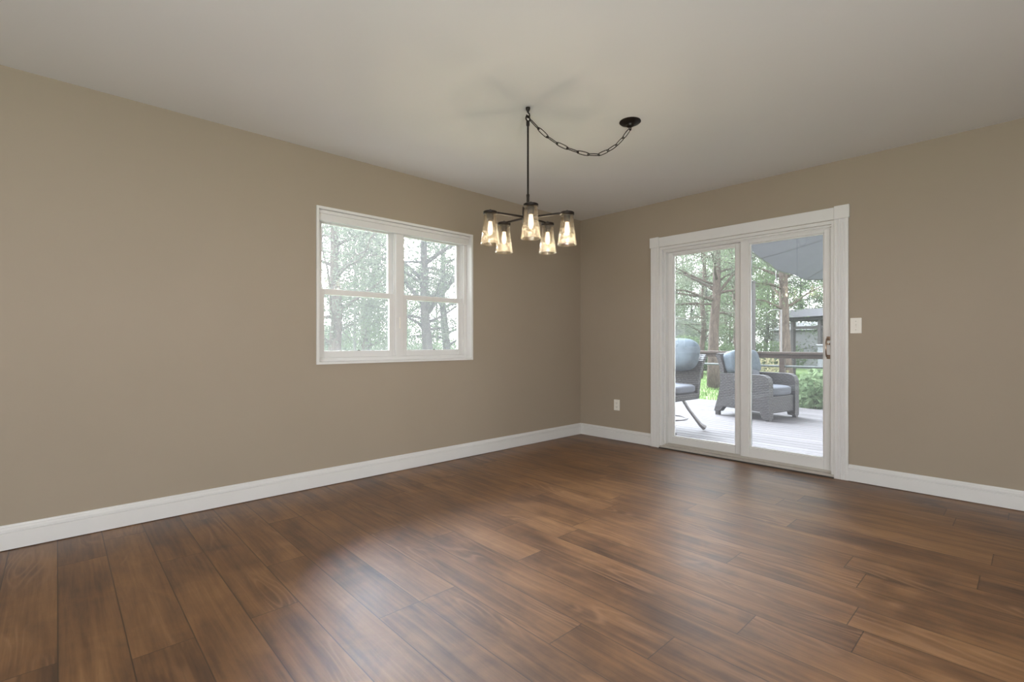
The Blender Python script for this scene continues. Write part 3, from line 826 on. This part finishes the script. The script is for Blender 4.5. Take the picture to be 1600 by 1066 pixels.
def dup(root, label=None, group=None):
    r = root.copy(); COL.objects.link(r)
    if label: r['label'] = label
    if group: r['group'] = group
    for chd in list(root.children):
        c = chd.copy(); COL.objects.link(c); c.parent = r
    return r
# main tree in the right half of the window: big forking limbs (directions are real azimuths)
forkA = [(2.05, R(-45), 2.6, 1.15, .065), (2.35, R(-38), 2.2, .75, .05), (2.25, R(140), 2.3, .9, .055), (2.75, R(130), 2.2, .8, .045), (1.9, R(-20), 1.6, .35, .03), (1.75, R(150), 1.5, .6, .035), (3.1, R(-60), 2.4, .9, .05)]
tA = make_tree(tree_mesh(11, 5.4, .125, 14, 1.6, 5.0, .9, 1.9, 110, .055, .5, fork=forkA), 'bark_grey', 'leaf_grey', 'forked grey-barked tree with strong limbs, framed in the right half of the window')
place(tA, 1.19, 4.95)
tB = make_tree(tree_mesh(12, 5.6, .125, 20, 1.0, 5.2, 1.0, 2.2, 170, .055, .5), 'bark_brown', 'leaf_grey', 'thick brown-trunked needle tree, nearest tree in the left half of the window')
place(tB, -.57, 5.22)
tC = make_tree(tree_mesh(13, 5.0, .032, 8, 1.8, 4.7, .6, 1.3, 110, .055, .5), 'bark_pale', 'leaf_green', 'slender white-barked young tree in the left half of the window')
place(tC, .56, 6.90)
tD = make_tree(tree_mesh(14, 5.8, .085, 18, 1.2, 5.4, 1.0, 2.0, 150, .06, .5), 'bark_brown', 'leaf_green', 'brown trunk right behind the slender white tree in the window')
place(tD, 1.25, 7.95)
tE = make_tree(tree_mesh(15, 6.0, .10, 18, 1.2, 5.6, 1.0, 2.1, 150, .06, .5), 'bark_grey', 'leaf_grey', 'grey trunk with side limbs beside the middle post of the window')
place(tE, 1.75, 8.75)
tF = make_tree(tree_mesh(16, 5.8, .12, 18, 1.2, 5.4, 1.2, 2.2, 150, .06, .5), 'bark_grey', 'leaf_green', 'grey trunk at the right edge of the window, behind the forked tree')
place(tF, 3.30, 7.08)
# trees seen through the glass door
forkG = [(3.0, R(-60), 2.2, 1.2, .05), (3.1, R(100), 2.2, 1.1, .05), (2.8, R(110), 3.2, .35, .045), (3.3, R(110), 3.0, .45, .04), (3.4, R(-50), 1.8, .8, .04), (2.7, R(115), 2.6, .1, .04)]
tG = make_tree(tree_mesh(17, 8.0, .17, 20, 2.4, 7.5, 1.0, 2.2, 120, .06, .45, fork=forkG), 'bark_brown', 'leaf_grey', 'bare-limbed brown tree above the armchair in the left door pane')
place(tG, 10.9, 3.40)
tH = make_tree(tree_mesh(18, 9.0, .17, 28, 2.1, 8.5, 1.2, 2.6, 70, .075, .42), 'bark_brown', 'leaf_green', 'stout brown tree beyond the railing in the right door pane, left of the pavilion')
place(tH, 12.05, 1.63)
tI = make_tree(tree_mesh(19, 8.0, .13, 28, .9, 7.8, 1.2, 2.6, 80, .10, .45), 'bark_brown', 'leaf_yellow', 'yellow-green leafy tree rising behind the garden pavilion')
place(tI, 23.0, .6, 0, 1.15)
tJ = make_tree(tree_mesh(20, 8.5, .11, 26, 1.4, 8, 1.1, 2.4, 60, .08, .42), 'bark_brown', 'leaf_grey', 'brown trunk behind the high-backed patio chair in the left door pane')
place(tJ, 14.9, 5.82)
# the woods behind: many alike
LAB = 'hazy tree standing in the woods far beyond the lawn'
GRP = 'background woodland trees'
far = [make_tree(tree_mesh(31, 9.5, .12, 34, .7, 9.2, 1.3, 2.8, 80, .10, .45), 'bark_brown', 'leaf_green', LAB, GRP),
       make_tree(tree_mesh(32, 9.0, .10, 34, .6, 8.8, 1.3, 2.6, 80, .10, .42), 'bark_grey', 'leaf_grey', LAB, GRP)]
rp = random.Random(5)
spots = []
def scatter(n, a0, a1, d0, d1):
    k = tries = 0
    while k < n and tries < 900:
        tries += 1
        a = R(rp.uniform(a0, a1)); d = rp.uniform(d0, d1)
        p = (-4.38 + d * math.cos(a), -3.53 + d * math.sin(a))
        if all(math.hypot(p[0] - q[0], p[1] - q[1]) > 2.6 for q in spots): spots.append(p); k += 1
scatter(20, 34, 80, 15, 32)      # north side, behind the window trees
scatter(30, 2, 34, 24, 46)       # east side, behind the deck
for i, (x, y) in enumerate(spots):
    o = far[i] if i < 2 else dup(far[i % 2])
    place(o, x, y, rp.uniform(0, 360), rp.uniform(.5, .72) if i < 20 else rp.uniform(.85, 1.25))
# undergrowth below the window trees and behind the lawn
ub = bush('undergrowth_bush', (0, 0, -.45), 1.3, 1.75, 5000, .10, .45, 'leaf_green', 'low green undergrowth bush among the woodland trunks', 'bush', 'undergrowth bushes', 9)
us = [(1.5, 10.5), (3.6, 11.2), (-1.2, 9.5), (.2, 11.5), (5.0, 10.0), (6.2, 12.0), (2.5, 13.), (17.5, 8.), (19, 6.5), (20, 4.8), (16.8, 9.8), (21, 9)]
for i, (x, y) in enumerate(us):
    o = ub if i == 0 else dup(ub)
    o.location = (x, y, -.45); o.rotation_euler = (0, 0, rp.uniform(0, 6)); o.scale = (rp.uniform(.9, 1.3),) * 2 + (rp.uniform(.8, 1.15),)
